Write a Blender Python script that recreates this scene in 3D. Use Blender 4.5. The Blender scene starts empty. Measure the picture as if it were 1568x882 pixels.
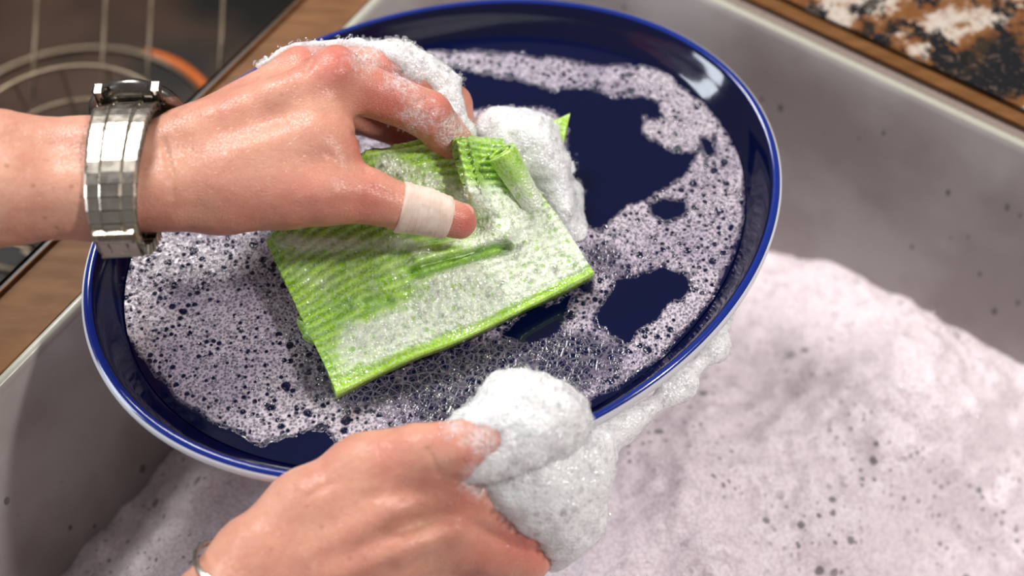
import bpy, bmesh, math, random
import numpy as np
from mathutils import Vector, Matrix, noise
random.seed(4); np.random.seed(4)

# ---------------------------------------------------------------- frame
D=22.0; S=1.0204; TH=math.radians(35); UNIT=0.034
U=Vector((0,math.sin(TH),math.cos(TH)))
EH=Vector((0,math.cos(TH),-math.sin(TH)))      # horizontal, away from viewer
M=Matrix.Translation((0,0,1.0))@Matrix.Rotation(TH,4,'X')@Matrix.Scale(UNIT,4)
CAM=Vector((0,0,D))
def H(x,y,h):
    "camera ray through image pixel x,y, cut at height h above the platter rim"
    d=Vector(((x*S-800)/100,(450-y*S)/100,-D))  # ray from the camera through the image pixel
    t=(h-U.dot(CAM))/U.dot(d)
    return CAM+d*t
def rs(p,r): return r*S/100*(D-p.z)/D
def to_pixels(co):  # projects points back through the camera to image pixel coordinates
    s=D/(D-co[:,2])
    return (co[:,0]*s*100+800)/S,(450-co[:,1]*s*100)/S

# ---------------------------------------------------------------- materials
class NT:
    def __init__(s,name):
        s.m=bpy.data.materials.new(name); s.m.use_nodes=True
        s.t=s.m.node_tree; s.b=s.t.nodes['Principled BSDF']
        s.tc=s.t.nodes.new('ShaderNodeTexCoord')
    def n(s,typ,**kw):
        nd=s.t.nodes.new(typ)
        for k,v in kw.items(): setattr(nd,k,v)
        return nd
    def l(s,a,b): s.t.links.new(a,b)
    def put(s,sock,v):
        if hasattr(v,'is_linked') : s.l(v,sock)
        else: sock.default_value=v
    def coord(s,scale=(1,1,1),rot=(0,0,0)):
        mp=s.n('ShaderNodeMapping'); s.l(s.tc.outputs['Object'],mp.inputs[0])
        mp.inputs['Scale'].default_value=scale; mp.inputs['Rotation'].default_value=rot
        return mp.outputs[0]
    def vor(s,scale,co=None,feature='F1',rnd=1.0):
        v=s.n('ShaderNodeTexVoronoi',feature=feature)
        s.l(co or s.tc.outputs['Object'],v.inputs['Vector']); v.inputs['Scale'].default_value=scale
        v.inputs['Randomness'].default_value=rnd
        return v
    def noi(s,scale,detail=4,co=None,rough=.5):
        v=s.n('ShaderNodeTexNoise'); s.l(co or s.tc.outputs['Object'],v.inputs['Vector'])
        v.inputs['Scale'].default_value=scale; v.inputs['Detail'].default_value=detail
        v.inputs['Roughness'].default_value=rough
        return v.outputs['Fac']
    def ma(s,op,a,b=0.0,clamp=False):
        m=s.n('ShaderNodeMath',operation=op); m.use_clamp=clamp
        s.put(m.inputs[0],a); s.put(m.inputs[1],b); return m.outputs[0]
    def rng(s,v,a,b,c=0.0,d=1.0):
        m=s.n('ShaderNodeMapRange',interpolation_type='SMOOTHSTEP')
        s.put(m.inputs['Value'],v); s.put(m.inputs['From Min'],a); s.put(m.inputs['From Max'],b)
        s.put(m.inputs['To Min'],c); s.put(m.inputs['To Max'],d); return m.outputs[0]
    def mix(s,f,a,b):
        m=s.n('ShaderNodeMix',data_type='RGBA'); s.put(m.inputs[0],f)
        s.put(m.inputs[6],a if not isinstance(a,tuple) else (*a,1)); s.put(m.inputs[7],b if not isinstance(b,tuple) else (*b,1))
        return m.outputs[2]
    def ramp(s,v,stops):
        r=s.n('ShaderNodeValToRGB'); s.l(v,r.inputs[0]); e=r.color_ramp.elements
        e[0].position=stops[0][0]; e[0].color=(*stops[0][1],1); e[1].position=stops[1][0]; e[1].color=(*stops[1][1],1)
        for p,c in stops[2:]:
            q=e.new(p); q.color=(*c,1)
        return r.outputs[0]
    def attr(s,name):
        a=s.n('ShaderNodeAttribute'); a.attribute_name=name; return a.outputs['Fac']
    def bump(s,h,dist,strength=1.0):
        b=s.n('ShaderNodeBump'); s.put(b.inputs['Height'],h); b.inputs['Distance'].default_value=dist
        b.inputs['Strength'].default_value=strength; s.l(b.outputs[0],s.b.inputs['Normal'])
    def sepr(s,v):
        sp=s.n('ShaderNodeSeparateColor'); s.l(v.outputs['Color'],sp.inputs[0]); return sp.outputs
    def set(s,**kw):
        for k,v in kw.items():
            k=k.replace('_',' ')
            if isinstance(v,tuple): v=(*v,1) if len(v)==3 and 'Color' in k else v
            s.put(s.b.inputs[k],v)

def foam_mat(name,light,dark,scale,spots,bd,sss=.4,rough=.16,spec=.9):
    t=NT(name)
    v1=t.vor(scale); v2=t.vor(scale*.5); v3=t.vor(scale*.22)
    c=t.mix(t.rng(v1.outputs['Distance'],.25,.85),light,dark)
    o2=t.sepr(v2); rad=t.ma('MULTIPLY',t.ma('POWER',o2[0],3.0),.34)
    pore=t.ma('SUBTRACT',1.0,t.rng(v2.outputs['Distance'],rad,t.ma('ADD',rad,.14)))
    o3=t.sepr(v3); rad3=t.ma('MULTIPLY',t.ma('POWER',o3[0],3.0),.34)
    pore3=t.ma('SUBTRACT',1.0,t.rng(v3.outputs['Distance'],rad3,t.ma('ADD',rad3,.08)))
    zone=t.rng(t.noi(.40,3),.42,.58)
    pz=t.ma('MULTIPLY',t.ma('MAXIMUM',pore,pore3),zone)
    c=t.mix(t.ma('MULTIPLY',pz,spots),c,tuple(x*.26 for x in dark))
    t.set(Base_Color=c,Roughness=rough)
    t.b.inputs['Specular IOR Level'].default_value=spec
    t.b.inputs['Subsurface Weight'].default_value=sss
    t.b.inputs['Subsurface Radius'].default_value=(1,.95,.95)
    t.b.inputs['Subsurface Scale'].default_value=.008
    big=t.ma('MULTIPLY',v2.outputs['Distance'],-.9)
    h=t.ma('ADD',t.ma('MULTIPLY',v1.outputs['Distance'],-1.0),big)
    h=t.ma('ADD',h,t.ma('MULTIPLY',pz,-.5))
    t.bump(h,bd,.85)
    return t.m
M_foam=foam_mat('soap_foam_white',(.96,.96,.955),(.82,.82,.825),25,.28,.00058,.6)
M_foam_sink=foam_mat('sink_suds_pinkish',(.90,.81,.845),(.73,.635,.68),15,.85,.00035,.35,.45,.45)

def simple(name,col,rough=.5,metal=0.0,coat=0.0,spec=.5):
    t=NT(name); t.set(Base_Color=col,Roughness=rough,Metallic=metal); t.b.inputs['Coat Weight'].default_value=coat
    t.b.inputs['Specular IOR Level'].default_value=spec
    nz=t.noi(6,4); t.set(Roughness=t.rng(nz,.3,.7,rough*.8,min(1,rough*1.25)))
    return t.m
M_navy=simple('navy_glaze',(.0008,.0022,.026),.08,0,0,.5)
M_rimblue=simple('cobalt_rim',(.006,.022,.20),.15)
M_white=simple('white_glaze',(.66,.66,.70),.2)
M_steel=simple('brushed_steel',(.56,.51,.44),.28,1.0)
M_steeld=simple('steel_side',(.045,.042,.038),.4,1.0)
M_case=simple('watch_case_steel',(.22,.20,.18),.25,1.0)
M_dial=simple('watch_dial_dark',(.012,.012,.015),.1,0,.5)

t=NT('soap_bubble_film')
gl=t.n('ShaderNodeBsdfGlossy'); gl.inputs['Roughness'].default_value=.03; gl.inputs['Color'].default_value=(1,1,1,1)
tr=t.n('ShaderNodeBsdfTransparent'); lw=t.n('ShaderNodeLayerWeight'); lw.inputs['Blend'].default_value=.18
ms=t.n('ShaderNodeMixShader'); t.l(t.ma('ADD',t.ma('MULTIPLY',lw.outputs['Facing'],.35),.12,True),ms.inputs[0]); t.l(tr.outputs[0],ms.inputs[1]); t.l(gl.outputs[0],ms.inputs[2])
t.l(ms.outputs[0],t.t.nodes['Material Output'].inputs[0]); M_bub=t.m

t=NT('sink_enamel')
n1=t.noi(.5,3); n2=t.noi(7,5)
c=t.mix(t.rng(n1,.35,.65),(.29,.255,.245),(.38,.35,.34))
v=t.vor(3.4,t.coord((1,.5,.5))); sp=t.sepr(v)
rad=t.ma('MULTIPLY',t.ma('POWER',sp[0],1.6),.15)
drop=t.ma('SUBTRACT',1.0,t.rng(v.outputs['Distance'],rad,t.ma('ADD',rad,.06)))
drop=t.ma('MULTIPLY',drop,t.rng(t.noi(.8,3),.40,.52))
c=t.mix(t.ma('MULTIPLY',drop,.8),c,(.06,.045,.04))
t.set(Base_Color=c,Roughness=.2); t.bump(t.ma('ADD',drop,t.ma('MULTIPLY',n2,.2)),.0006,.6)
M_sink=t.m
t=NT('brown_ledge')
g=t.noi(1.2,4,t.coord((1,4,1),(0,0,.75)))
t.set(Base_Color=t.mix(t.rng(g,.3,.7),(.13,.056,.018),(.19,.086,.032)),Roughness=.5)
t.b.inputs['Specular IOR Level'].default_value=.15
M_brown=t.m
M_caulk=simple('sink_rim_metal',(.30,.24,.21),.3,.2)
M_lip=simple('sink_lip_pale',(.42,.41,.34),.3)
t=NT('granite')
a=t.noi(.36,8,None,.70); b=t.noi(.75,9,t.coord((1.3,1,1),(0,0,1)),.75); s_=t.noi(9,4)
c=t.ramp(a,[(.40,(.008,.008,.010)),(.46,(.030,.020,.012)),(.495,(.15,.055,.014)),(.545,(.20,.085,.028)),(.575,(.46,.38,.31)),(.70,(.60,.56,.52))])
c=t.mix(t.rng(b,.485,.53),c,(.008,.008,.010))
c=t.mix(t.rng(s_,.58,.66,0,.30),c,(.26,.18,.13))
t.set(Base_Color=c,Roughness=.22); M_gran=t.m
t=NT('dark_basin_steel')
g=t.noi(.28,2,t.coord((1,1,1),(0,0,.2)))
t.set(Base_Color=t.mix(t.rng(g,.40,.66),(.008,.007,.006),(.060,.032,.018)),Roughness=.3,Metallic=.3); M_dark=t.m
M_streak=simple('orange_highlight',(.60,.13,.015),.35,.3)  # orange light streak put into the colour, not a metal of the basin

def skin_mat():
    t=NT('skin')
    red=t.attr('red'); fo=t.attr('foam'); fr=t.attr('freckle')
    n=t.noi(1.6,5); n2=t.noi(9,4)
    c=t.mix(t.rng(n,.3,.7),(.74,.38,.26),(.64,.285,.195))
    c=t.mix(t.rng(n2,.35,.75,0,.22),c,(.79,.45,.34))
    c=t.mix(t.ma('MULTIPLY',red,.80,True),c,(.62,.12,.10))
    v=t.vor(7); sp=t.sepr(v)
    r=t.ma('MULTIPLY',t.ma('POWER',sp[1],4.0),.24)
    f=t.ma('MULTIPLY',t.ma('SUBTRACT',1.0,t.rng(v.outputs['Distance'],r,t.ma('ADD',r,.12))),fr)
    c=t.mix(t.ma('MULTIPLY',f,.5),c,(.34,.12,.06))
    b1=t.vor(19)
    ob=t.sepr(b1)
    bm=t.rng(t.ma('ADD',fo,t.ma('MULTIPLY',t.ma('SUBTRACT',t.noi(8,5,None,.7),.5),1.3)),.35,1.0)
    bub=t.rng(b1.outputs['Distance'],t.ma('MULTIPLY',ob[0],.4),.75)
    c=t.mix(t.ma('MULTIPLY',bm,t.ma('ADD',t.ma('MULTIPLY',bub,.5),.35)),c,(.90,.80,.78))
    t.set(Base_Color=c,Roughness=t.rng(bm,0,1,.38,.18))
    t.b.inputs['Subsurface Weight'].default_value=.2
    t.b.inputs['Subsurface Radius'].default_value=(1,.35,.2)
    t.b.inputs['Subsurface Scale'].default_value=.004
    cr=t.vor(18,t.coord((1,1.6,1)),'DISTANCE_TO_EDGE')
    h=t.ma('ADD',t.ma('MULTIPLY',t.rng(cr.outputs['Distance'],0,.12),.4),t.ma('MULTIPLY',t.noi(5,6,None,.6),1.2))
    h=t.ma('ADD',h,t.ma('MULTIPLY',t.attr('crease'),-2.2))
    h=t.ma('ADD',h,t.ma('MULTIPLY',t.ma('MULTIPLY',b1.outputs['Distance'],-2.0),bm))
    t.bump(h,.0005,.85)
    return t.m
M_skin=skin_mat()
t=NT('bandage_tape')
w=t.n('ShaderNodeTexWave'); t.l(t.tc.outputs['Object'],w.inputs[0]); w.inputs['Scale'].default_value=14; w.bands_direction='X'
t.set(Base_Color=t.mix(t.rng(t.noi(5,4),.3,.7),(.76,.57,.46),(.82,.68,.58)),Roughness=.7); t.bump(t.ma('ADD',w.outputs['Fac'],t.noi(30,3)),.0003,.5)
M_tape=t.m
t=NT('nail'); t.set(Base_Color=(.70,.33,.28),Roughness=.2); M_nail=t.m

# sponge cloth
t=NT('green_sponge_cloth')
fo=t.attr('foam'); rg=t.attr('ridge')
c=t.mix(t.rng(t.noi(3,5),.3,.7),(.31,.61,.017),(.45,.76,.050))
c=t.mix(t.ma('MULTIPLY',t.rng(rg,.0,1.0,1,0),.62),c,(.12,.30,.005))
v1=t.vor(22); v3=t.vor(10); sp=t.sepr(v3); s1_=t.sepr(v1)
m_=t.rng(t.ma('ADD',fo,t.ma('MULTIPLY',t.ma('SUBTRACT',t.noi(2.5,7,None,.7),.5),1.3)),.12,.66)
rad=t.ma('MULTIPLY',t.ma('POWER',sp[0],3.2),.40)
pore=t.rng(v3.outputs['Distance'],rad,t.ma('ADD',rad,.12))
fine=t.rng(v1.outputs['Distance'],t.ma('MULTIPLY',s1_[0],.35),.55)
m2=t.ma('MULTIPLY',m_,t.ma('ADD',t.ma('MULTIPLY',t.ma('MULTIPLY',pore,t.ma('ADD',t.ma('MULTIPLY',fine,.4),.6)),.52),.34))
m2=t.ma('MAXIMUM',m2,t.ma('MULTIPLY',t.rng(v1.outputs['Distance'],.42,.62),.25))
c=t.mix(m2,c,(.92,.96,.86))
t.set(Base_Color=c,Roughness=.20); t.b.inputs['Subsurface Weight'].default_value=.25
t.b.inputs['Specular IOR Level'].default_value=.7
t.b.inputs['Subsurface Radius'].default_value=(.6,1,.2); t.b.inputs['Subsurface Scale'].default_value=.005
t.bump(t.ma('ADD',t.ma('MULTIPLY',v1.outputs['Distance'],t.ma('ADD',t.ma('MULTIPLY',m_,-.6),-.35)),t.ma('MULTIPLY',t.ma('MULTIPLY',pore,m_),.5)),.0008,.85)
M_cloth=t.m

# dish water with suds film
t=NT('dishwater_suds')
dn=t.attr('dens')
v1=t.vor(5.2); v2=t.vor(10.5); v3=t.vor(22); v4=t.vor(2.6)
thin=t.ma('SUBTRACT',1.85,t.ma('MULTIPLY',dn,1.15))
def pore(v,k,p,soft=.07):
    sp=t.sepr(v)
    r=t.ma('MULTIPLY',t.ma('MULTIPLY',t.ma('POWER',sp[0],p),k),thin)
    return t.rng(v.outputs['Distance'],r,t.ma('ADD',r,soft))
fo=t.ma('MULTIPLY',pore(v1,.35,2.8,.14),pore(v2,.42,1.7,.20))
fo=t.ma('MULTIPLY',fo,pore(v4,.20,4.5,.04))
s3=t.sepr(v3)
fine=t.rng(v3.outputs['Distance'],t.ma('MULTIPLY',s3[0],.40),.75,.30,1.0)
fo=t.ma('MULTIPLY',fo,fine)
e1_=t.vor(7.5,None,'DISTANCE_TO_EDGE'); e2_=t.vor(15,None,'DISTANCE_TO_EDGE')
lace=t.ma('MAXIMUM',t.ma('MULTIPLY',t.rng(e1_.outputs['Distance'],.0,.13,1,0),.28),t.ma('MULTIPLY',t.rng(e2_.outputs['Distance'],.0,.16,1,0),.14))
thick=t.rng(t.ma('ADD',dn,t.ma('MULTIPLY',t.ma('SUBTRACT',t.noi(2.5,5),.5),.7)),.25,.62)
edge=t.rng(t.ma('ADD',dn,t.ma('MULTIPLY',t.ma('SUBTRACT',t.noi(6,5),.5),.25)),.08,.16)
fo=t.ma('ADD',t.ma('MULTIPLY',fo,thick),t.ma('MULTIPLY',lace,t.ma('SUBTRACT',1.0,thick)),True)
fo=t.ma('MULTIPLY',fo,edge)
cf=t.mix(t.rng(t.noi(.9,4),.35,.7),(.63,.55,.61),(.42,.35,.45))
film=(.0009,.0028,.028)
t.set(Base_Color=t.mix(t.ma('MULTIPLY',fo,.94),film,cf),Roughness=t.rng(fo,0,1,.05,.24))
t.b.inputs['Specular IOR Level'].default_value=.5
t.bump(t.ma('ADD',fo,t.ma('MULTIPLY',t.ma('MULTIPLY',v3.outputs['Distance'],thick),-.8)),.0008,.8)
M_water=t.m

# ---------------------------------------------------------------- mesh utils
def mkobj(name,verts,faces,mats,parent=None,smooth=True,attrs=None):
    me=bpy.data.meshes.new(name); me.from_pydata([tuple(v) for v in verts],[],[tuple(f) for f in faces]); me.update()
    ob=bpy.data.objects.new(name,me); bpy.context.scene.collection.objects.link(ob)
    for m in (mats if isinstance(mats,list) else [mats]): me.materials.append(m)
    if smooth: me.polygons.foreach_set('use_smooth',[True]*len(me.polygons))
    if attrs:
        for k,v in attrs.items():
            a=me.attributes.new(k,'FLOAT','POINT'); a.data.foreach_set('value',np.asarray(v,dtype=np.float32))
    if parent: ob.parent=parent
    else: ob.matrix_world=M
    return ob
def empty(name):
    e=bpy.data.objects.new(name,None); bpy.context.scene.collection.objects.link(e); e.matrix_world=M; e.empty_display_size=.5
    return e
def cone_sd(P,a,b,ra,rb):
    a=np.array(a,dtype=np.float32); b=np.array(b,dtype=np.float32); ab=b-a
    tt=np.clip(((P-a)@ab)/max(1e-9,float(ab@ab)),0,1)
    q=P-a-tt[...,None]*ab
    return np.sqrt((q*q).sum(-1))-(ra+(rb-ra)*tt)
def smin(a,b,k):
    h=np.clip(.5+.5*(b-a)/k,0,1); return b*(1-h)+a*h-k*h*(1-h)
def nets(f,lo,hi,res):
    lo=np.array(lo,dtype=np.float32); n=np.ceil((np.array(hi)-lo)/res).astype(int)+1
    ax=[lo[i]+np.arange(n[i],dtype=np.float32)*res for i in range(3)]
    V=np.empty(tuple(n),dtype=np.float32)
    for i in range(0,n[0],16):
        g=np.stack(np.meshgrid(ax[0][i:i+16],ax[1],ax[2],indexing='ij'),-1)
        V[i:i+16]=f(g)
    ins=V<0; c=tuple(m-1 for m in n)
    cnt=np.zeros(c,dtype=np.int8)
    sl=lambda o,d:slice(o,o+d)
    for dx in(0,1):
        for dy in(0,1):
            for dz in(0,1): cnt+=ins[sl(dx,c[0]),sl(dy,c[1]),sl(dz,c[2])]
    act=(cnt>0)&(cnt<8); idx=-np.ones(c,dtype=np.int64); cells=np.argwhere(act); idx[act]=np.arange(len(cells))
    acc=np.zeros((len(cells),3)); num=np.zeros(len(cells))
    corners=[(a,b,d) for a in(0,1) for b in(0,1) for d in(0,1)]
    for p in corners:
        for axn in range(3):
            if p[axn]==0:
                q=list(p); q[axn]=1
                va=V[cells[:,0]+p[0],cells[:,1]+p[1],cells[:,2]+p[2]]; vb=V[cells[:,0]+q[0],cells[:,1]+q[1],cells[:,2]+q[2]]
                m=(va<0)!=(vb<0); tt=np.where(m,va/np.where(m,va-vb,1),0)
                pt=np.tile(np.array(p,float),(len(cells),1)); pt[:,axn]=tt
                acc+=pt*m[:,None]; num+=m
    verts=lo+(cells+acc/num[:,None])*res
    faces=[]
    for axn in range(3):
        s0=[slice(None)]*3; s1=[slice(None)]*3; s0[axn]=slice(0,-1); s1[axn]=slice(1,None)
        a=ins[tuple(s0)]; b=ins[tuple(s1)]
        e=np.argwhere(a!=b); o1,o2=[i for i in range(3) if i!=axn]
        ok=(e[:,o1]>0)&(e[:,o2]>0)&(e[:,o1]<c[o1])&(e[:,o2]<c[o2]); e=e[ok]
        sg=a[tuple(e.T)]
        def off(d1,d2):
            q=e.copy(); q[:,o1]-=d1; q[:,o2]-=d2; return idx[tuple(q.T)]
        Q=np.stack([off(1,1),off(0,1),off(0,0),off(1,0)],-1)
        flip=sg if axn!=1 else ~sg
        Q[~flip]=Q[~flip][:,::-1]
        faces.append(Q)
    F=np.concatenate(faces); F=F[(F>=0).all(1)]
    return verts,F
def chain(pts):
    "pts (x,y,h,r) -> list of round cones"
    P=[H(*p[:3]) for p in pts]
    return [(P[i],P[i+1],rs(P[i],pts[i][3]),rs(P[i+1],pts[i+1][3])) for i in range(len(P)-1)]
def bounds(cs,pad=.25):
    A=np.array([list(c[0]) for c in cs]+[list(c[1]) for c in cs]); r=max(max(c[2],c[3]) for c in cs)+pad
    return A.min(0)-r,A.max(0)+r
def union(P,cs,k):
    d=None
    for c in cs:
        e=cone_sd(P,*c); d=e if d is None else smin(d,e,k)
    return d
def normals(verts,faces):
    me=bpy.data.meshes.new('t'); me.from_pydata([tuple(v) for v in verts],[],[tuple(map(int,f)) for f in faces]); me.update()
    nr=np.zeros(len(verts)*3); me.vertex_normals.foreach_get('vector',nr); bpy.data.meshes.remove(me)
    return nr.reshape(-1,3)
def disp(verts,faces,amp,scale):
    nr=normals(verts,faces)
    nz=np.array([noise.fractal(Vector(v)*scale,0.8,2.0,3) for v in verts])
    return verts+nr*(nz*amp)[:,None]
def blobmask(co,blobs):
    x,y=to_pixels(co); m=np.zeros(len(co))
    for bx,by,r,a in blobs: m=np.maximum(m,a*np.exp(-((x-bx)**2+(y-by)**2)/(r*r)))
    return m
def segmask(co,segs):
    x,y=to_pixels(co); m=np.zeros(len(co))
    for ax,ay,bx,by,w,a in segs:
        ex,ey=bx-ax,by-ay; tt=np.clip(((x-ax)*ex+(y-ay)*ey)/(ex*ex+ey*ey),0,1)
        m=np.maximum(m,a*np.exp(-((x-ax-tt*ex)**2+(y-ay-tt*ey)**2)/(w*w)))
    return m
BUB=[]   # (pos, radius)
def scatter(pos,nrm,n,r0,r1,weights=None,pw=3.0):
    p=None
    if weights is not None:
        w_=np.clip(np.asarray(weights,float),0,None); p=w_/w_.sum()
    ids=np.random.choice(len(pos),n,p=p)
    for i in ids:
        r=r0+(r1-r0)*random.random()**pw
        j=np.random.randn(3)*.02
        BUB.append((np.array(pos[i])+j+np.array(nrm[i])*r*.35,r))

# ---------------------------------------------------------------- platter
NR=360
def ell(t,f=1.0):
    x=661+534*f*math.cos(t); v=370*f*(.243*math.cos(t)+.970*math.sin(t)); return x,367-v
rim=[H(*ell(2*math.pi*i/NR),0) for i in range(NR)]
e1=Vector((1,0,0)); e2=EH
us=[p.dot(e1) for p in rim]; vs=[p.dot(e2) for p in rim]
C0=e1*((max(us)+min(us))/2)+e2*((max(vs)+min(vs))/2)
WL=-.52
prof=[(0,-.98,0),(.3,-.98,0),(.6,-.95,0),(.76,-.89,0),(.84,-.80,0),(.89,-.65,0),(.925,-.44,0),(.951,-.23,0),(.970,-.06,0),(.978,-.012,0),(.984,.006,1),(.991,.006,1),(.997,-.008,1),(1.0,-.025,1),(1.004,-.04,2),(1.007,-.07,2),(1.006,-.18,2),(.998,-.28,2),(.975,-.42,2),(.94,-.62,2),(.875,-.90,2),(.76,-1.08,2),(.66,-1.12,2),(.65,-1.20,2),(.62,-1.20,2),(.61,-1.10,2),(0,-1.08,2)]
V=[];F=[];mi=[]
for k,(f,h,m) in enumerate(prof):
    for p in rim: V.append(C0+(p-C0)*max(f,1e-4)+U*h)
for k in range(len(prof)-1):
    for i in range(NR):
        j=(i+1)%NR; F.append((k*NR+i,k*NR+j,(k+1)*NR+j,(k+1)*NR+i)); mi.append(prof[k+1][2])
plate=mkobj('oval_serving_platter',V,F,[M_navy,M_rimblue,M_white])
plate.data.polygons.foreach_set('material_index',mi)

def sdpoly(x,y,poly):
    d=np.full(x.shape,1e9); ins=np.zeros(x.shape,bool); n=len(poly)
    for i in range(n):
        ax,ay=poly[i]; bx,by=poly[(i+1)%n]; ex,ey=bx-ax,by-ay
        tt=np.clip(((x-ax)*ex+(y-ay)*ey)/(ex*ex+ey*ey),0,1)
        d=np.minimum(d,np.hypot(x-ax-tt*ex,y-ay-tt*ey))
        c=((ay>y)!=(by>y)); xi=ax+(y-ay)/(ey if ey else 1e-9)*ex; ins^=c&(x<xi)
    return np.where(ins,-d,d)
holes=[
 [(560,124),(640,108),(700,108),(780,118),(850,138),(915,136),(945,157),(985,150),(1012,160),(1016,182),(985,180),(990,205),(1030,232),(1065,235),(1055,262),(1020,292),(965,312),(930,345),(885,350),(870,300),(870,200),(850,170),(780,160),(700,170),(600,170)],
 [(996,312),(1020,303),(1046,306),(1046,324),(1022,340),(992,332)],
 [(910,470),(950,430),(1010,410),(1050,413),(1062,440),(1010,485),(962,520),(912,502)],
 [(772,512),(820,472),(872,455),(870,492),(840,515),(800,526)],
 [(380,695),(430,668),(505,653),(520,700),(470,720)],
 [(1072,212),(1094,210),(1098,238),(1080,246)],[(888,437),(905,432),(908,445),(892,450)]]
outer=[(182,400),(178,450),(190,510),(225,560),(270,610),(330,650),(400,680),(470,690),(560,688),(700,672),(800,655),(880,628),(960,585),(1030,530),(1090,455),(1128,380),(1142,310),(1138,250),(1115,200),(1075,160),(1030,120),(985,100),(900,100),(850,88),(760,80),(680,78),(620,82),(560,95),(450,130),(330,200),(240,290)]
NW=150; V=[];F=[]
for k in range(NW+1):
    f=.908*k/NW
    for i in range(NR): V.append(C0+(rim[i]-C0)*max(f,1e-4)+U*WL)
for k in range(NW):
    for i in range(NR):
        j=(i+1)%NR; F.append((k*NR+i,k*NR+j,(k+1)*NR+j,(k+1)*NR+i))
co=np.array([list(v) for v in V]); x,y=to_pixels(co)
nz=np.array([noise.fractal(Vector((a/45,b/45,0)),.8,2,4) for a,b in zip(x,y)])
nf=np.array([noise.fractal(Vector((a/110,b/110,7)),.8,2,3) for a,b in zip(x,y)])
d=np.full(x.shape,1e9)
for hp in holes: d=np.minimum(d,sdpoly(x,y,hp))
dens=np.clip((d+nz*9+4)/12,0,1)
do=-sdpoly(x,y,outer)+nz*6
dens*=np.clip((do+3)/12,0,1)
fr=np.repeat(np.arange(NW+1)/NW*.908,NR)
base=.84+nf*.26
thin=np.exp(-(((x-700)/200)**2+((y-580)/72)**2)**1.5*.8)
base=base-.85*thin-.5*np.exp(-(((x-925)/45)**2+((y-400)/55)**2))-.5*np.exp(-(((x-880)/55)**2+((y-545)/45)**2))
dens*=np.clip(base,.2,1)
V=[v+U*(.03*dd) for v,dd in zip(V,dens)]
mkobj('soapy_dishwater',V,F,M_water,attrs={'dens':dens})
co=np.array([list(v) for v in V]); area_w=fr*(fr<.9)
UP=np.array(list(U))
scatter(co,np.tile(UP,(len(co),1)),3200,.012,.048,dens*area_w,3)
scatter(co,np.tile(UP,(len(co),1)),900,.015,.06,thin*(dens>.1)*area_w,2)

# ---------------------------------------------------------------- sponge cloth
def lerp(a,b,t): return tuple(a[i]+(b[i]-a[i])*t for i in range(len(a)))
def poly_at(pts,t):
    L=[math.dist(pts[i][:2],pts[i+1][:2]) for i in range(len(pts)-1)]; q=t*sum(L)
    for i,l in enumerate(L):
        if q<=l or i==len(L)-1: return lerp(pts[i],pts[i+1],min(1,q/l))
        q-=l
top=[(405,365,.0),(480,290,.45),(560,236,.95),(640,222,1.0),(690,214,1.05),(775,222,.75)]
bot=[(515,598,-.17),(640,545,-.15),(830,458,-.17),(912,415,-.21)]
NS,NTT=300,200
V=[];fo=[];ri=[]
def gseg(x,y,a,b,w):
    ex,ey=b[0]-a[0],b[1]-a[1]; tt=max(0,min(1,((x-a[0])*ex+(y-a[1])*ey)/(ex*ex+ey*ey)))
    return math.exp(-(((x-a[0]-tt*ex)**2+(y-a[1]-tt*ey)**2)/(w*w)))
def gsegs(x,y,a,b,w):
    ex,ey=b[0]-a[0],b[1]-a[1]; L=math.hypot(ex,ey); tt=max(0,min(1,((x-a[0])*ex+(y-a[1])*ey)/(L*L)))
    sd=((x-a[0])*ey-(y-a[1])*ex)/L
    q=math.hypot(x-a[0]-tt*ex,y-a[1]-tt*ey)
    return (1/(1+math.exp(-sd/1.2)) if abs(sd)<40 else (1 if sd>0 else 0))*math.exp(-(q/w)**2)
for j in range(NTT+1):
    tt=j/NTT
    for i in range(NS+1):
        s=i/NS; b=poly_at(bot,s); p=poly_at(top,s)
        x=b[0]+(p[0]-b[0])*tt; y=b[1]+(p[1]-b[1])*tt
        x+=noise.noise(Vector((x/140,y/140,3)))*5; y+=noise.noise(Vector((x/140,y/140,9)))*5
        h=b[2]+(p[2]-b[2])*(tt**1.5)+.16*math.sin(math.pi*min(1,tt*1.1))*math.sin(math.pi*s)
        h+=.10*noise.noise(Vector((x/90,y/90,1)))
        h-=.22*gseg(x,y,(632,418),(775,378),8); h+=.14*gseg(x,y,(640,396),(775,356),17)
        h-=.14*gseg(x,y,(560,466),(595,460),8); h-=.10*gseg(x,y,(475,500),(530,470),10)
        h+=.38*gsegs(x,y,(694,205),(714,292),32)
        h-=.12*gseg(x,y,(724,232),(752,300),9)
        h-=.22*gseg(x,y,(640,330),(715,345),28)
        f=max(.95*math.exp(-((tt-.14)/.18)**2)*(min(1,.30+s*1.6)),
              .9*math.exp(-(((x-800)/100)**2+((y-360)/75)**2)), .95*gseg(x,y,(690,445),(850,400),48),
              .85*gseg(x,y,(560,520),(700,470),36),.8*gseg(x,y,(715,310),(770,320),36), .6*gseg(x,y,(590,255),(690,290),22),
              .5*gseg(x,y,(430,372),(650,375),16),.25*gseg(x,y,(480,430),(640,400),60))
        f*=min(1,max(0,(tt-.02)/.05))
        f*=1-.6*gseg(x,y,(640,416),(770,380),8)
        if s<.03: f*=.4
        rr=.5+.5*math.sin((tt*1.0+s*.10+.022*noise.noise(Vector((x/70,y/70,5))))*2*math.pi*20)
        rr*=.8+.4*noise.noise(Vector((x/25,y/25,15)))
        amp=(1-f*.8)*min(1,max(0,(tt-.01)/.05))
        ri.append(1-amp*(1-rr)); fo.append(f)
        h+=.035*rr*amp+.06*f+.03*f*noise.noise(Vector((x/9,y/9,0)))
        V.append(H(x,y,h+.08))
F=[]
W=NS+1
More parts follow.
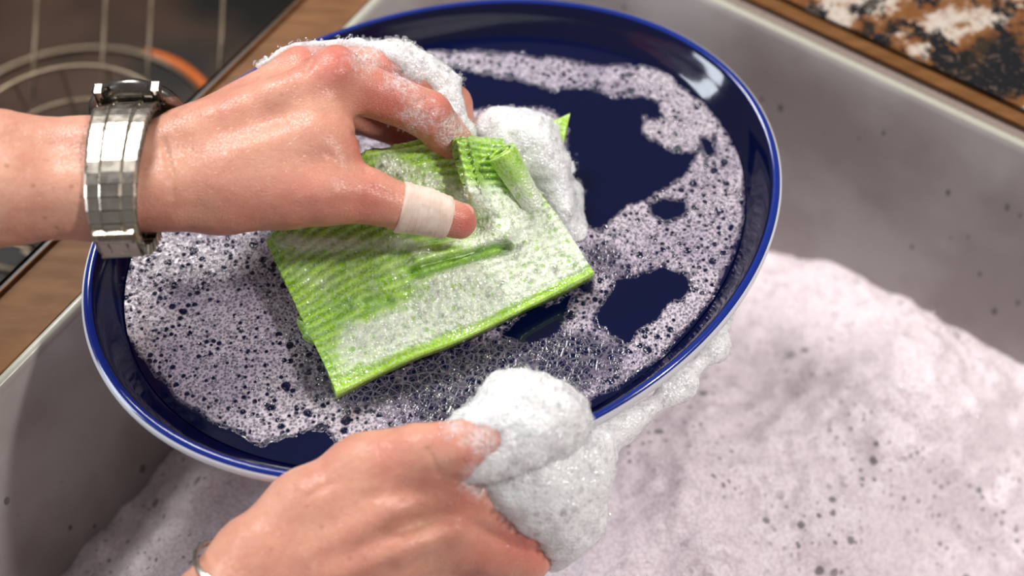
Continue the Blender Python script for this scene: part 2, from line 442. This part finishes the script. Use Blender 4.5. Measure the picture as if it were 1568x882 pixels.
for j in range(NTT):
    for i in range(NS): F.append((j*W+i,j*W+i+1,(j+1)*W+i+1,(j+1)*W+i))
cl=empty('sponge_cloth')
ob=mkobj('folded_sheet',V,F,M_cloth,cl,attrs={'foam':fo,'ridge':ri})
so=ob.modifiers.new('thick','SOLIDIFY'); so.thickness=.21; so.offset=-1; so.use_even_offset=False
cn_=np.array([list(v) for v in V]); scatter(cn_,np.tile(UP,(len(cn_),1)),2600,.012,.05,np.array(fo)+.12,3)
# rolled fold
a0=H(766,232,1.10); a1=H(818,318,.34); axd=(a1-a0).normalized()
s1=axd.cross(U).normalized(); s2=s1.cross(axd).normalized()
if s2.dot(U)<0: s2=-s2
V=[];fo=[];ri=[];nl=50;na=72
for k in range(nl+1):
    t_=k/nl; c=a0.lerp(a1,t_)
    for q in range(na+1):
        an=-q/na*math.pi*3.1+3.6; r=.10+.19*q/na
        r*=1-.35*t_
        V.append(c+s1*math.cos(an)*r*.9+s2*math.sin(an)*r); fo.append(.02+.8*t_); ri.append(.7+.3*math.sin(an*6))
F=[(k*(na+1)+q,k*(na+1)+q+1,(k+1)*(na+1)+q+1,(k+1)*(na+1)+q) for k in range(nl) for q in range(na)]
ob=mkobj('rolled_fold',V,F,M_cloth,cl,attrs={'foam':fo,'ridge':ri}); so=ob.modifiers.new('t','SOLIDIFY'); so.thickness=.07; so.offset=0
# back corner of the cloth
V=[];fo=[];ri=[];n=60
for j in range(n+1):
    for i in range(n+1):
        s=i/n;tt=j/n; p=lerp(lerp((735,225,.2),(872,178,.34),s),lerp((770,330,-.15),(852,292,-.10),s),tt)
        x,y,h=p; h+=.06*noise.noise(Vector((x/40,y/40,2)))
        V.append(H(x,y,h)); fo.append(.8 if s<.80 else .02); ri.append(.7+.3*math.sin(tt*50))
W=n+1
F=[(j*W+i,j*W+i+1,(j+1)*W+i+1,(j+1)*W+i) for j in range(n) for i in range(n)]
ob=mkobj('back_corner',V,F,M_cloth,cl,attrs={'foam':fo,'ridge':ri}); so=ob.modifiers.new('t','SOLIDIFY'); so.thickness=.14

# ---------------------------------------------------------------- hands
RES=.042
def build_hand(palm,fingers,masks,kp=.28,kf=.07,kj=.20):
    allc=palm+[c for f in fingers for c in f]
    lo,hi=bounds(allc)
    def f(P):
        d=union(P,palm,kp)
        fd=None
        for fg in fingers:
            e=union(P,fg,.05); fd=e if fd is None else smin(fd,e,kf)
        return smin(d,fd,kj)
    v,F_=nets(f,lo,hi,RES)
    v=disp(v,F_,.016,1.6)
    at={k:np.clip(blobmask(v,masks[k]),0,1) for k in('red','foam','freckle')}
    at['crease']=segmask(v,masks['crease'])
    nr=normals(v,F_)
    v=v-nr*(at['crease']*.024)[:,None]
    return v,F_,at,f,nr
pa=[]
pa+=chain([(-120,248,2.3,76),(0,247,2.25,73),(150,246,2.05,62),(250,246,1.95,50)])
pa+=chain([(-120,302,2.3,76),(0,300,2.25,73),(150,303,2.05,60),(250,298,1.95,49)])
pa+=chain([(250,246,1.95,50),(290,225,2.0,50),(505,130,2.3,43)])
pa+=chain([(280,225,1.85,50),(455,122,1.92,43)])
pa+=chain([(280,235,1.6,46),(420,150,1.35,42)])
pa+=chain([(280,260,1.45,46),(400,190,.95,38)])
pa+=chain([(290,278,1.9,52),(478,226,2.0,54)])
pa+=chain([(260,290,1.8,49),(440,294,1.65,52)])
pa+=chain([(250,298,1.9,48),(340,302,1.7,50),(500,294,1.7,47)])
pa+=chain([(488,185,2.05,50),(508,245,1.85,44)])
pa+=chain([(300,205,2.05,20),(420,150,2.46,14),(515,108,2.60,18)])
idx_f=chain([(515,110,2.38,40),(540,132,2.15,41),(600,152,1.85,37),(655,176,1.55,37),(695,222,.85,31),(668,258,.35,27)])
mid_f=chain([(465,112,1.95,40),(610,106,1.5,34),(690,160,.9,32),(702,212,.3,27)])
rin_f=chain([(420,148,1.35,40),(560,122,.9,34),(650,168,.45,30),(680,208,.1,26)])
pin_f=chain([(400,188,.95,36),(500,172,.5,30),(580,188,.2,26),(625,208,.05,23)])
thumb=chain([(500,294,1.7,46),(560,300,1.52,43),(612,317,1.32,36),(650,324,1.2,33),(702,338,1.02,28)])
mk={'red':[(520,92,50,.85),(600,150,70,.75),(670,180,60,.85),(560,225,28,.9),(620,205,40,1.0),(470,80,45,.55),(560,310,60,.6),(714,340,28,.95),(480,320,85,.45),(430,300,60,.25),(600,110,60,.7),(355,150,60,.25),(380,340,60,.3),(250,330,50,.2),(400,220,120,.12)],
    'foam':[(640,180,55,.75),(690,200,40,.9),(620,120,40,.9),(560,85,45,.8),(480,65,30,.7),(420,95,20,.5)],
    'freckle':[(60,270,150,1.0),(330,240,120,.5),(470,150,60,.6),(200,270,100,.8)],
    'crease':[(545,205,585,235,5,.8),(250,215,262,262,5,.6),(264,262,262,300,5,.6),(468,110,480,92,4,.5),(560,262,580,272,4,.6),(575,286,600,300,4,.35),(500,235,530,262,5,.3),(640,158,655,150,4,.5),(648,190,664,168,4,.6)]}
v,F_,at,fA,nr=build_hand(pa,[idx_f,mid_f,rin_f,pin_f,thumb],mk)
hand1=empty('hand_scrubbing')
mkobj('hand_and_forearm',v,F_,M_skin,hand1,attrs=at)
scatter(v,nr,900,.010,.035,at['foam']**2)
ta,tb=H(612,317,1.32),H(702,338,1.02)
ad=(tb-ta).normalized(); q1=ad.cross(Vector((0,0,1))).normalized(); q2=q1.cross(ad)
V=[];n=64;nk=24
for k in range(nk+1):
    t_=k/nk; tt=-.02+.86*t_; c=ta.lerp(tb,tt)
    for i in range(n):
        an=2*math.pi*i/n; dr=q1*math.cos(an)+q2*math.sin(an)
        P=np.array([[list(c+dr*(rr_*.012+.12)) for rr_ in range(60)]],dtype=np.float32)
        dd=fA(P)[0]; pos=np.argmax(dd>0); r=.12+pos*.012 if dd.max()>0 else .45
        r=min(r,.42)+.028+.006*math.sin(k*2.4)
        if k in(0,nk): r-=.03
        V.append(c+dr*r)
F=[(k*n+i,k*n+(i+1)%n,(k+1)*n+(i+1)%n,(k+1)*n+i) for k in range(nk) for i in range(n)]
mkobj('bandage_strip',V,F,M_tape,hand1)
def nail(center,axis,out,lx,ly,parent):
    axis=axis.normalized(); sd=axis.cross(out).normalized(); out=sd.cross(axis).normalized(); V=[];n=14
    for j in range(n+1):
        for i in range(n+1):
            a=(i/n*2-1);b=(j/n*2-1); m=math.sqrt(max(0,1-.55*b*b*(1 if b>0 else .4)))
            V.append(center+axis*b*ly+sd*a*lx*m+out*(-.10*a*a*lx*4-.02*b*b))
    F=[(j*(n+1)+i,j*(n+1)+i+1,(j+1)*(n+1)+i+1,(j+1)*(n+1)+i) for j in range(n) for i in range(n)]
    ob=mkobj('thumb_nail',V,F,M_nail,parent); s=ob.modifiers.new('t','SOLIDIFY'); s.thickness=.03
    return ob
nail(H(714,333,1.02)+Vector((.0,.10,.20)),ad,Vector((.1,.45,1)),.15,.14,hand1)

# --- lower hand
pb=[]
pb+=chain([(250,1060,-.6,84),(330,945,-.5,74),(392,862,-.45,66)])
pb+=chain([(340,1120,-.9,84),(420,1010,-.8,74),(465,925,-.8,66)])
pb+=chain([(390,862,-.45,66),(472,788,-.3,66),(560,728,-.05,60)])
pb+=chain([(430,880,-.5,66),(560,800,-.35,66),(680,752,-.35,56)])
pb+=chain([(440,910,-.7,64),(560,865,-.65,64),(685,815,-.70,56)])
pb+=chain([(450,950,-.9,60),(650,880,-1.3,54)])
pb+=chain([(450,970,-1.2,60),(620,935,-1.9,47)])
pb+=chain([(500,790,-.3,58),(640,735,-.2,60),(700,735,-.1,44)])
pb+=chain([(690,705,.25,36),(715,740,-.15,36)])
pb+=chain([(480,850,-.02,12),(600,785,.22,10),(690,745,.12,16)])      # tendon ridges
pb+=chain([(500,885,-.12,12),(610,842,-.08,10),(695,812,-.18,16)])
ix=chain([(680,752,-.35,54),(740,780,-.6,48),(798,812,-1.0,43),(856,770,-1.7,34),(840,705,-1.8,28)])
md=chain([(685,815,-.70,54),(740,838,-.95,46),(798,855,-1.30,42),(858,810,-2.1,34),(840,740,-2.15,28)])
rg_=chain([(650,880,-1.3,50),(745,900,-1.9,42),(805,865,-2.6,32),(800,790,-2.5,27)])
pk=chain([(620,935,-1.9,44),(700,960,-2.6,34),(760,910,-3.0,29),(755,840,-2.9,25)])
th=chain([(560,728,-.05,58),(640,700,.30,52),(705,687,.57,45),(760,668,.52,36),(812,640,.22,30)])
mk={'red':[(660,740,40,.35),(800,825,60,.75),(740,700,50,.7),(820,850,40,.7),(690,665,35,.5),(600,700,50,.35),(720,770,60,.5),(430,850,60,.2),(760,850,60,.5),(560,840,80,.25),(520,700,50,.25),(690,815,35,.3)],
    'foam':[(740,675,40,1.0),(735,735,40,.95),(600,770,22,.5),(800,790,45,.75),(695,655,28,.8),(770,760,35,.8)],
    'freckle':[(480,830,150,.6)],
    'crease':[(655,690,672,725,5,.6),(470,760,520,735,6,.25),(700,735,730,742,5,.5),(610,800,700,790,10,.35),(560,760,650,755,9,.25),(715,800,775,832,7,.5),(750,790,762,770,4,.4),(790,838,830,846,6,.5)]}
v,F_,at,fB,nr=build_hand(pb,[ix,md,rg_,pk,th],mk,kf=.07,kj=.26)
hand2=empty('hand_gripping')
mkobj('hand_and_forearm',v,F_,M_skin,hand2,attrs=at)
scatter(v,nr,700,.010,.035,at['foam']**2)
# bangle hugging the forearm: section of the arm by a tilted plane
bcen=H(408,880,-.62); bn=Vector((.42,.87,.12)).normalized()
ba=bn.cross(Vector((0,0,1))).normalized(); bb=bn.cross(ba)
V=[];n=96;m=12; ringp=[]
for i in range(n):
    t_=2*math.pi*i/n; dr=ba*math.cos(t_)+bb*math.sin(t_)
    P=np.array([[list(bcen+dr*(q*.02+.1)) for q in range(150)]],dtype=np.float32); dd=fB(P)[0]
    pos=np.argmax(dd>.05) if (dd>.05).any() else 149
    ringp.append(min(1.9,.1+pos*.02))
ringp=np.array(ringp)
for _ in range(5): ringp=np.maximum(ringp,(np.roll(ringp,1)+ringp*2+np.roll(ringp,-1))/4)
for i in range(n):
    t_=2*math.pi*i/n; o=ba*math.cos(t_)+bb*math.sin(t_); c=bcen+o*(ringp[i]+.03)
    for j in range(m):
        u_=2*math.pi*j/m; V.append(c+o*math.cos(u_)*.035+bn*math.sin(u_)*.05)
F=[(i*m+j,i*m+(j+1)%m,((i+1)%n)*m+(j+1)%m,((i+1)%n)*m+j) for i in range(n) for j in range(m)]
mkobj('bracelet_bangle',V,F,M_steel)

# ---------------------------------------------------------------- wrist watch
watch=empty('wristwatch')
WC=(H(197,246,2.0)+H(197,299,2.0))*.5
WX=Vector((1,.04,0)).normalized()
WA=(EH-WX*EH.dot(WX)).normalized(); WB=WX.cross(WA).normalized()
if WB.dot(U)<0: WB=-WB
RA,RB=1.17,.79
def sup(t_,ra_,rb_,e=2.25):
    c,s=math.cos(t_),math.sin(t_)
    return (math.copysign(abs(c)**(2/e),c)*ra_,math.copysign(abs(s)**(2/e),s)*rb_)
pts=[sup(2*math.pi*i/2000,RA,RB) for i in range(2000)]
cum=[0]
for i in range(2000): cum.append(cum[-1]+math.dist(pts[i],pts[(i+1)%2000]))
def at_len(l):
    l%=cum[-1]
    i=int(np.searchsorted(cum,l)); i=min(max(i,1),2000); p=pts[i-1]; q=pts[i%2000]
    return p,(q[0]-p[0],q[1]-p[1])
def box(bm,c,X,Y,Z,sx,sy,sz,bev=.012):
    r=bmesh.ops.create_cube(bm,size=1.0)
    for v_ in r['verts']:
        p=v_.co.copy(); v_.co=c+X*p.x*sx+Y*p.y*sy+Z*p.z*sz
    ed=list({e for v_ in r['verts'] for e in v_.link_edges})
    bmesh.ops.bevel(bm,geom=ed,offset=bev,segments=2,profile=.5,affect='EDGES')
def bmobj(bm,name,mat,parent):
    me=bpy.data.meshes.new(name); bm.to_mesh(me); bm.free()
    ob=bpy.data.objects.new(name,me); bpy.context.scene.collection.objects.link(ob); me.materials.append(mat); ob.parent=parent
    return ob
bm=bmesh.new(); bd=bmesh.new()
NL=36; sp_=cum[-1]/NL
for k in range(NL):
    p,tg=at_len((k+.5)*sp_)
    c=WC+WA*p[0]+WB*p[1]; T=(WA*tg[0]+WB*tg[1]).normalized(); N_=T.cross(WX).normalized()
    if N_.dot(c-WC)<0: N_=-N_
    tw=(p[0]/RA+1)/2
    w=.62+.27*tw
    if tw>.97: continue
    box(bm,c,WX,T,N_,w*.40,sp_*.68,.11,.028)
    for sgn in(-1,1):
        box(bm,c+WX*sgn*w*.365-N_*.010,WX,T,N_,w*.25,sp_*.70,.09,.028)
    box(bd,c-N_*.03,WX,T,N_,w*.92,sp_*1.04,.05,.005)
p,tg=at_len(cum[-1]/2); c=WC+WA*(-RA-.035); box(bm,c,WX,WB,WA,.56,.55,.05,.02)
box(bm,c-WA*.045+WB*.12,WX,WB,WA,.48,.08,.04,.015)
bmobj(bm,'steel_bracelet',M_steel,watch); bmobj(bd,'bracelet_pins',M_steeld,watch)
def lathe(c,X,Y,Z,prof_,name,mat,parent,n=64):
    V=[c+(X*math.cos(2*math.pi*i/n)+Y*math.sin(2*math.pi*i/n))*r+Z*z for r,z in prof_ for i in range(n)]
    F=[(k*n+i,k*n+(i+1)%n,(k+1)*n+(i+1)%n,(k+1)*n+i) for k in range(len(prof_)-1) for i in range(n)]
    return mkobj(name,V,F,mat,parent)
cc=WC+WA*(RA-.06)
lathe(cc,WX,WB,WA,[(.001,0),(.6,0),(.72,.05),(.74,.14),(.72,.2),(.64,.25),(.62,.24)],'case',M_case,watch)
lathe(cc,WX,WB,WA,[(.64,.245),(.60,.22),(.001,.23)],'dial',M_dial,watch)
lathe(cc+WX*.72+WA*.12,WA,WB,WX,[(.09,-.02),(.1,.02),(.1,.12),(.07,.14),(.001,.14)],'crown',M_case,watch,24)
bm=bmesh.new()
for sx in(-1,1):
    for sy in(-1,1): box(bm,cc+WX*sx*.42+WB*sy*.56+WA*.03,WX,WB,WA,.12,.30,.12,.03)
bmobj(bm,'lugs',M_case,watch)

# ---------------------------------------------------------------- foam masses
foam=empty('dish_soap_foam')
def foamobj(name,cs,k=.25,res=.05,amp=.05,f=None,lohi=None,nb=500):
    lo,hi=lohi or bounds(cs,.3)
    v,F_=nets(f or (lambda P:union(P,cs,k)),lo,hi,res)
    v=disp(v,F_,amp,2.2); v=disp(v,F_,amp*.3,6)
    nr=normals(v,F_); scatter(v,nr,nb,.010,.048,(nr[:,2]>0)*1.0,3)
    return mkobj(name,v,F_,M_foam,foam)
foamobj('mound_on_cloth',chain([(728,205,.42,22),(770,206,.42,36),(815,210,.36,34),(845,200,.18,14)])+chain([(800,225,.28,38),(838,262,.02,26),(856,310,-.25,20),(868,355,-.46,12)])+chain([(770,250,.22,30),(825,240,.22,30)])+chain([(874,245,-.62,8),(876,300,-.62,13),(892,370,-.62,11)]),k=.35,nb=1100)
foamobj('dome_on_thumb',chain([(735,668,.45,42),(795,640,.35,68),(835,645,.25,60),(872,640,.05,34)])+chain([(718,668,.5,32),(718,700,.35,34),(790,690,.3,40)]),k=.35,nb=1500)
foamobj('suds_below_rim',chain([(742,722,-.05,36),(815,728,-.25,55),(878,712,-.5,52),(900,680,-.5,30)])+chain([(770,755,-.45,36),(835,765,-.75,56),(862,800,-1.1,44),(848,845,-1.6,28)])+chain([(900,730,-.8,28),(890,785,-1.2,28)])+chain([(900,685,-.6,22),(960,650,-.7,14),(1040,590,-.75,14),(1095,530,-.75,11),(1118,485,-.75,6)]),k=.45,nb=1800)
reg=chain([(400,92,1.95,14),(465,60,1.95,28),(545,62,1.8,36),(612,88,1.6,38),(672,125,1.2,36)])+chain([(685,165,1.15,28),(707,205,.9,22)])
def fcoat(P):
    d=fA(P)-.12; r=union(P,reg,.2)
    return np.maximum(d,r)
foamobj('suds_on_knuckles',reg,f=fcoat,lohi=bounds(reg,.2),res=.04,amp=.05,nb=1400)

# ---------------------------------------------------------------- sink
K=H(741,-164,-1); R_=H(1568,225,-1); L_=H(0,590,-1)
er=(R_-K).normalized(); el=(L_-K).normalized()
def Q(a,b,h): return K+er*a+el*b+U*(h+1)
SA,SB=21.0,21.0
def sink_ring(o,h):
    r=1.4; P=[]
    for cx,cy,a0_ in((SA-o-r,SB-o-r,0),(o+r,SB-o-r,90),(o+r,o+r,180),(SA-o-r,o+r,270)):
        for q in range(9):
            a_=math.radians(a0_+q*90/8); P.append(Q(cx+r*math.cos(a_),cy+r*math.sin(a_),h))
    return P
rings=[(-.16,-1.06,1),(-.14,-1.0,1),(-.06,-.96,1),(.02,-1.0,0),(.08,-1.12,0),(.25,-2.2,0),(.55,-4,0),(.9,-6,0),(1.2,-7.6,0),(1.6,-8.3,0),(2.4,-8.6,0)]
V=[];F=[];mi=[]
for o,h,m in rings: V+=sink_ring(o,h)
n=36
for k in range(len(rings)-1):
    for i in range(n): F.append((k*n+i,k*n+(i+1)%n,(k+1)*n+(i+1)%n,(k+1)*n+i)); mi.append(rings[k][2])
F.append(tuple((len(rings)-1)*n+i for i in range(n))); mi.append(0)
sk=mkobj('kitchen_sink',V,F,[M_sink,M_lip]); sk.data.polygons.foreach_set('material_index',mi)
n=260; V=[];F=[]
for j in range(n+1):
    for i in range(n+1):
        a=.55+(SA-1.1)*i/n; b=.55+(SB-1.1)*j/n
        nz_=noise.fractal(Vector((a*.35,b*.35,2)),.9,2,4)
        h=-6.0+.55*nz_+.05*noise.noise(Vector((a*4,b*4,0)))+.02*noise.noise(Vector((a*11,b*11,0)))
        h+=1.5*math.exp(-((a-9.5)**2+(b-8.0)**2)/14)
        h+=1.4*math.exp(-((a-3.2)**2+(b-12.5)**2)/7)+1.3*math.exp(-((a-11.5)**2+(b-3.4)**2)/6)
        h+=1.5*math.exp(-((a-3.8)**2+(b-15)**2)/6)
        h-=1.1*math.exp(-((a-15)**2+(b-7)**2)/8)
        V.append(Q(a,b,h))
W=n+1
F=[(j*W+i,j*W+i+1,(j+1)*W+i+1,(j+1)*W+i) for j in range(n) for i in range(n)]
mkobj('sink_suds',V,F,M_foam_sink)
cs_=np.array([list(v) for v in V]); xs_,ys_=to_pixels(cs_)
scatter(cs_,np.tile(UP,(len(cs_),1)),4500,.014,.09,((xs_>-100)&(xs_<1700)&(ys_<1000))*1.0,3)

bm=bmesh.new(); bmesh.ops.create_icosphere(bm,subdivisions=2,radius=1.0)
bv=np.array([list(v.co) for v in bm.verts]); bf=np.array([[v.index for v in f.verts] for f in bm.faces]); bm.free()
BP=np.array([b[0] for b in BUB]); BR=np.array([b[1] for b in BUB])
AV=(BP[:,None,:]+bv[None]*BR[:,None,None]).reshape(-1,3)
AF=(bf[None]+(np.arange(len(BUB))*len(bv))[:,None,None]).reshape(-1,3)
me=bpy.data.meshes.new('bubbles'); me.vertices.add(len(AV)); me.vertices.foreach_set('co',AV.ravel().astype(np.float32))
me.loops.add(len(AF)*3); me.loops.foreach_set('vertex_index',AF.ravel().astype(np.int32))
me.polygons.add(len(AF)); me.polygons.foreach_set('loop_start',np.arange(0,len(AF)*3,3,dtype=np.int32))
try: me.polygons.foreach_set('loop_total',np.full(len(AF),3,dtype=np.int32))
except Exception: pass
me.update(calc_edges=True); me.validate(); me.polygons.foreach_set('use_smooth',[True]*len(me.polygons)); me.materials.append(M_bub)
ob=bpy.data.objects.new('soap_bubbles',me); bpy.context.scene.collection.objects.link(ob); ob.parent=foam

def slab(name,a0_,a1_,b0_,b1_,h0,h1,mat,parent=None,bev=.05):
    bm=bmesh.new(); r=bmesh.ops.create_cube(bm,size=1)
    for v_ in r['verts']:
        p=v_.co; v_.co=Q(a0_+(a1_-a0_)*(p.x+.5),b0_+(b1_-b0_)*(p.y+.5),h0+(h1-h0)*(p.z+.5))
    bmesh.ops.bevel(bm,geom=bm.edges[:],offset=bev,segments=3,profile=.5,affect='EDGES')
    bmesh.ops.recalc_face_normals(bm,faces=bm.faces[:])
    me=bpy.data.meshes.new(name); bm.to_mesh(me); bm.free(); me.materials.append(mat)
    ob=bpy.data.objects.new(name,me); bpy.context.scene.collection.objects.link(ob)
    if parent: ob.parent=parent
    else: ob.matrix_world=M
    return ob
ct=empty('countertop')
slab('steel_edge',-.5,24,-.36,-.12,-1.5,-.99,M_caulk,ct)
slab('wood_edge',-.5,24,-.66,-.36,-1.6,-.85,M_brown,ct)
slab('granite_slab',-12,24,-14,-.66,-2.0,-.72,M_gran,ct,.08)
slab('sink_divider',-1.25,-.13,-.65,24,-1.9,-1.05,M_brown,ct,.08)
b2=empty('steel_basin')
slab('basin_floor',-15,-1.3,-.62,24,-6.6,-6.3,M_dark,b2)
slab('basin_wall_divider',-1.6,-1.27,-.62,24,-6.3,-1.3,M_dark,b2)
slab('basin_wall_back',-15,-1.3,-.65,-.4,-6.3,-1.0,M_dark,b2)
rack=empty('wire_dish_rack')
def tube(name,pts_,r,mat,parent,cyc=False,taper=False):
    cu=bpy.data.curves.new(name,'CURVE'); cu.dimensions='3D'; cu.bevel_depth=r; cu.bevel_resolution=3
    s=cu.splines.new('POLY'); s.points.add(len(pts_)-1)
    for i,p in enumerate(pts_):
        s.points[i].co=(*p,1)
        if taper: s.points[i].radius=.25+.75*math.sin(math.pi*(i+.3)/(len(pts_)-.4))
    s.use_cyclic_u=cyc; ob=bpy.data.objects.new(name,cu); bpy.context.scene.collection.objects.link(ob); cu.materials.append(mat); ob.parent=parent
M_wire=simple('rack_wire',(.20,.15,.10),.35,.6)
rc=H(100,225,-3.2)
ex=Vector((1,0,0))
def rp(r,an,h): return rc+ex*math.cos(an)*r+EH*math.sin(an)*r+U*h
for r,h in((2.2,0),(2.0,-.8),(1.7,-1.6),(1.0,-2.0)):
    tube('hoop',[rp(r,2*math.pi*i/64,h) for i in range(64)],.05,M_wire,rack,True)
for i in range(14):
    an=2*math.pi*i/14
    tube('rib',[rp(2.2,an,0),rp(2.0,an,-.8),rp(1.7,an,-1.6),rp(1.0,an,-2.0),rp(0.05,an,-2.1)],.035,M_wire,rack)
for x0 in(60,165,235,345,470):
    tube('tine',[H(x0,-60,-3.0),H(x0-6,60,-3.2),H(x0-10,150,-4.4)],.04,M_wire,rack)
# round basin recess rim, and an orange tube standing in for the highlight along it
rim2=[H(110,235,-6.22)+ex*math.cos(math.radians(a_))*3.3+EH*math.sin(math.radians(a_))*3.3 for a_ in range(0,360,5)]
tube('recess_rim',rim2,.06,M_wire,b2,True)
tube('highlight_streak',[H(110,235,-6.15)+ex*math.cos(math.radians(a_))*3.42+EH*math.sin(math.radians(a_))*3.42 for a_ in range(14,72,4)],.13,M_streak,b2,taper=True)

# ---------------------------------------------------------------- lights, camera
def area(name,loc,target,size,energy,col):
    l=bpy.data.lights.new(name,'AREA'); l.size=size; l.energy=energy; l.color=col; l.shape='SQUARE'
    o=bpy.data.objects.new(name,l); bpy.context.scene.collection.objects.link(o); o.location=loc
    d=Vector(target)-Vector(loc); o.rotation_euler=d.to_track_quat('-Z','Y').to_euler(); return o
area('window_light',(-.45,.75,2.0),(0,0,1),.34,15,(1,.975,.95))
area('fill_light_right',(.75,-.10,1.95),(0.0,0,.9),.10,10.5,(1,.95,.92))  # unseen fill lamp added to brighten the left sink wall and bubble glints
area('side_window_light',(-1.25,-.10,1.50),(-.2,-.1,.9),.4,9,(.84,.92,1))
w=bpy.data.worlds.new('w'); bpy.context.scene.world=w; w.use_nodes=True
w.node_tree.nodes['Background'].inputs[0].default_value=(.80,.77,.78,1); w.node_tree.nodes['Background'].inputs[1].default_value=.27
cam=bpy.data.cameras.new('camera'); co_=bpy.data.objects.new('camera',cam); bpy.context.scene.collection.objects.link(co_)
cam.sensor_width=36; cam.lens=36*D/16; cam.clip_start=.01
co_.matrix_world=Matrix.Translation((0,0,1.0))@Matrix.Rotation(TH,4,'X')@Matrix.Translation((0,0,D*UNIT))
cam.dof.use_dof=True; cam.dof.focus_distance=D*UNIT-.005; cam.dof.aperture_fstop=3.2
bpy.context.scene.camera=co_
sc=bpy.context.scene
try: sc.view_settings.view_transform='Standard'; sc.view_settings.look='None'
except Exception as e: print(e)
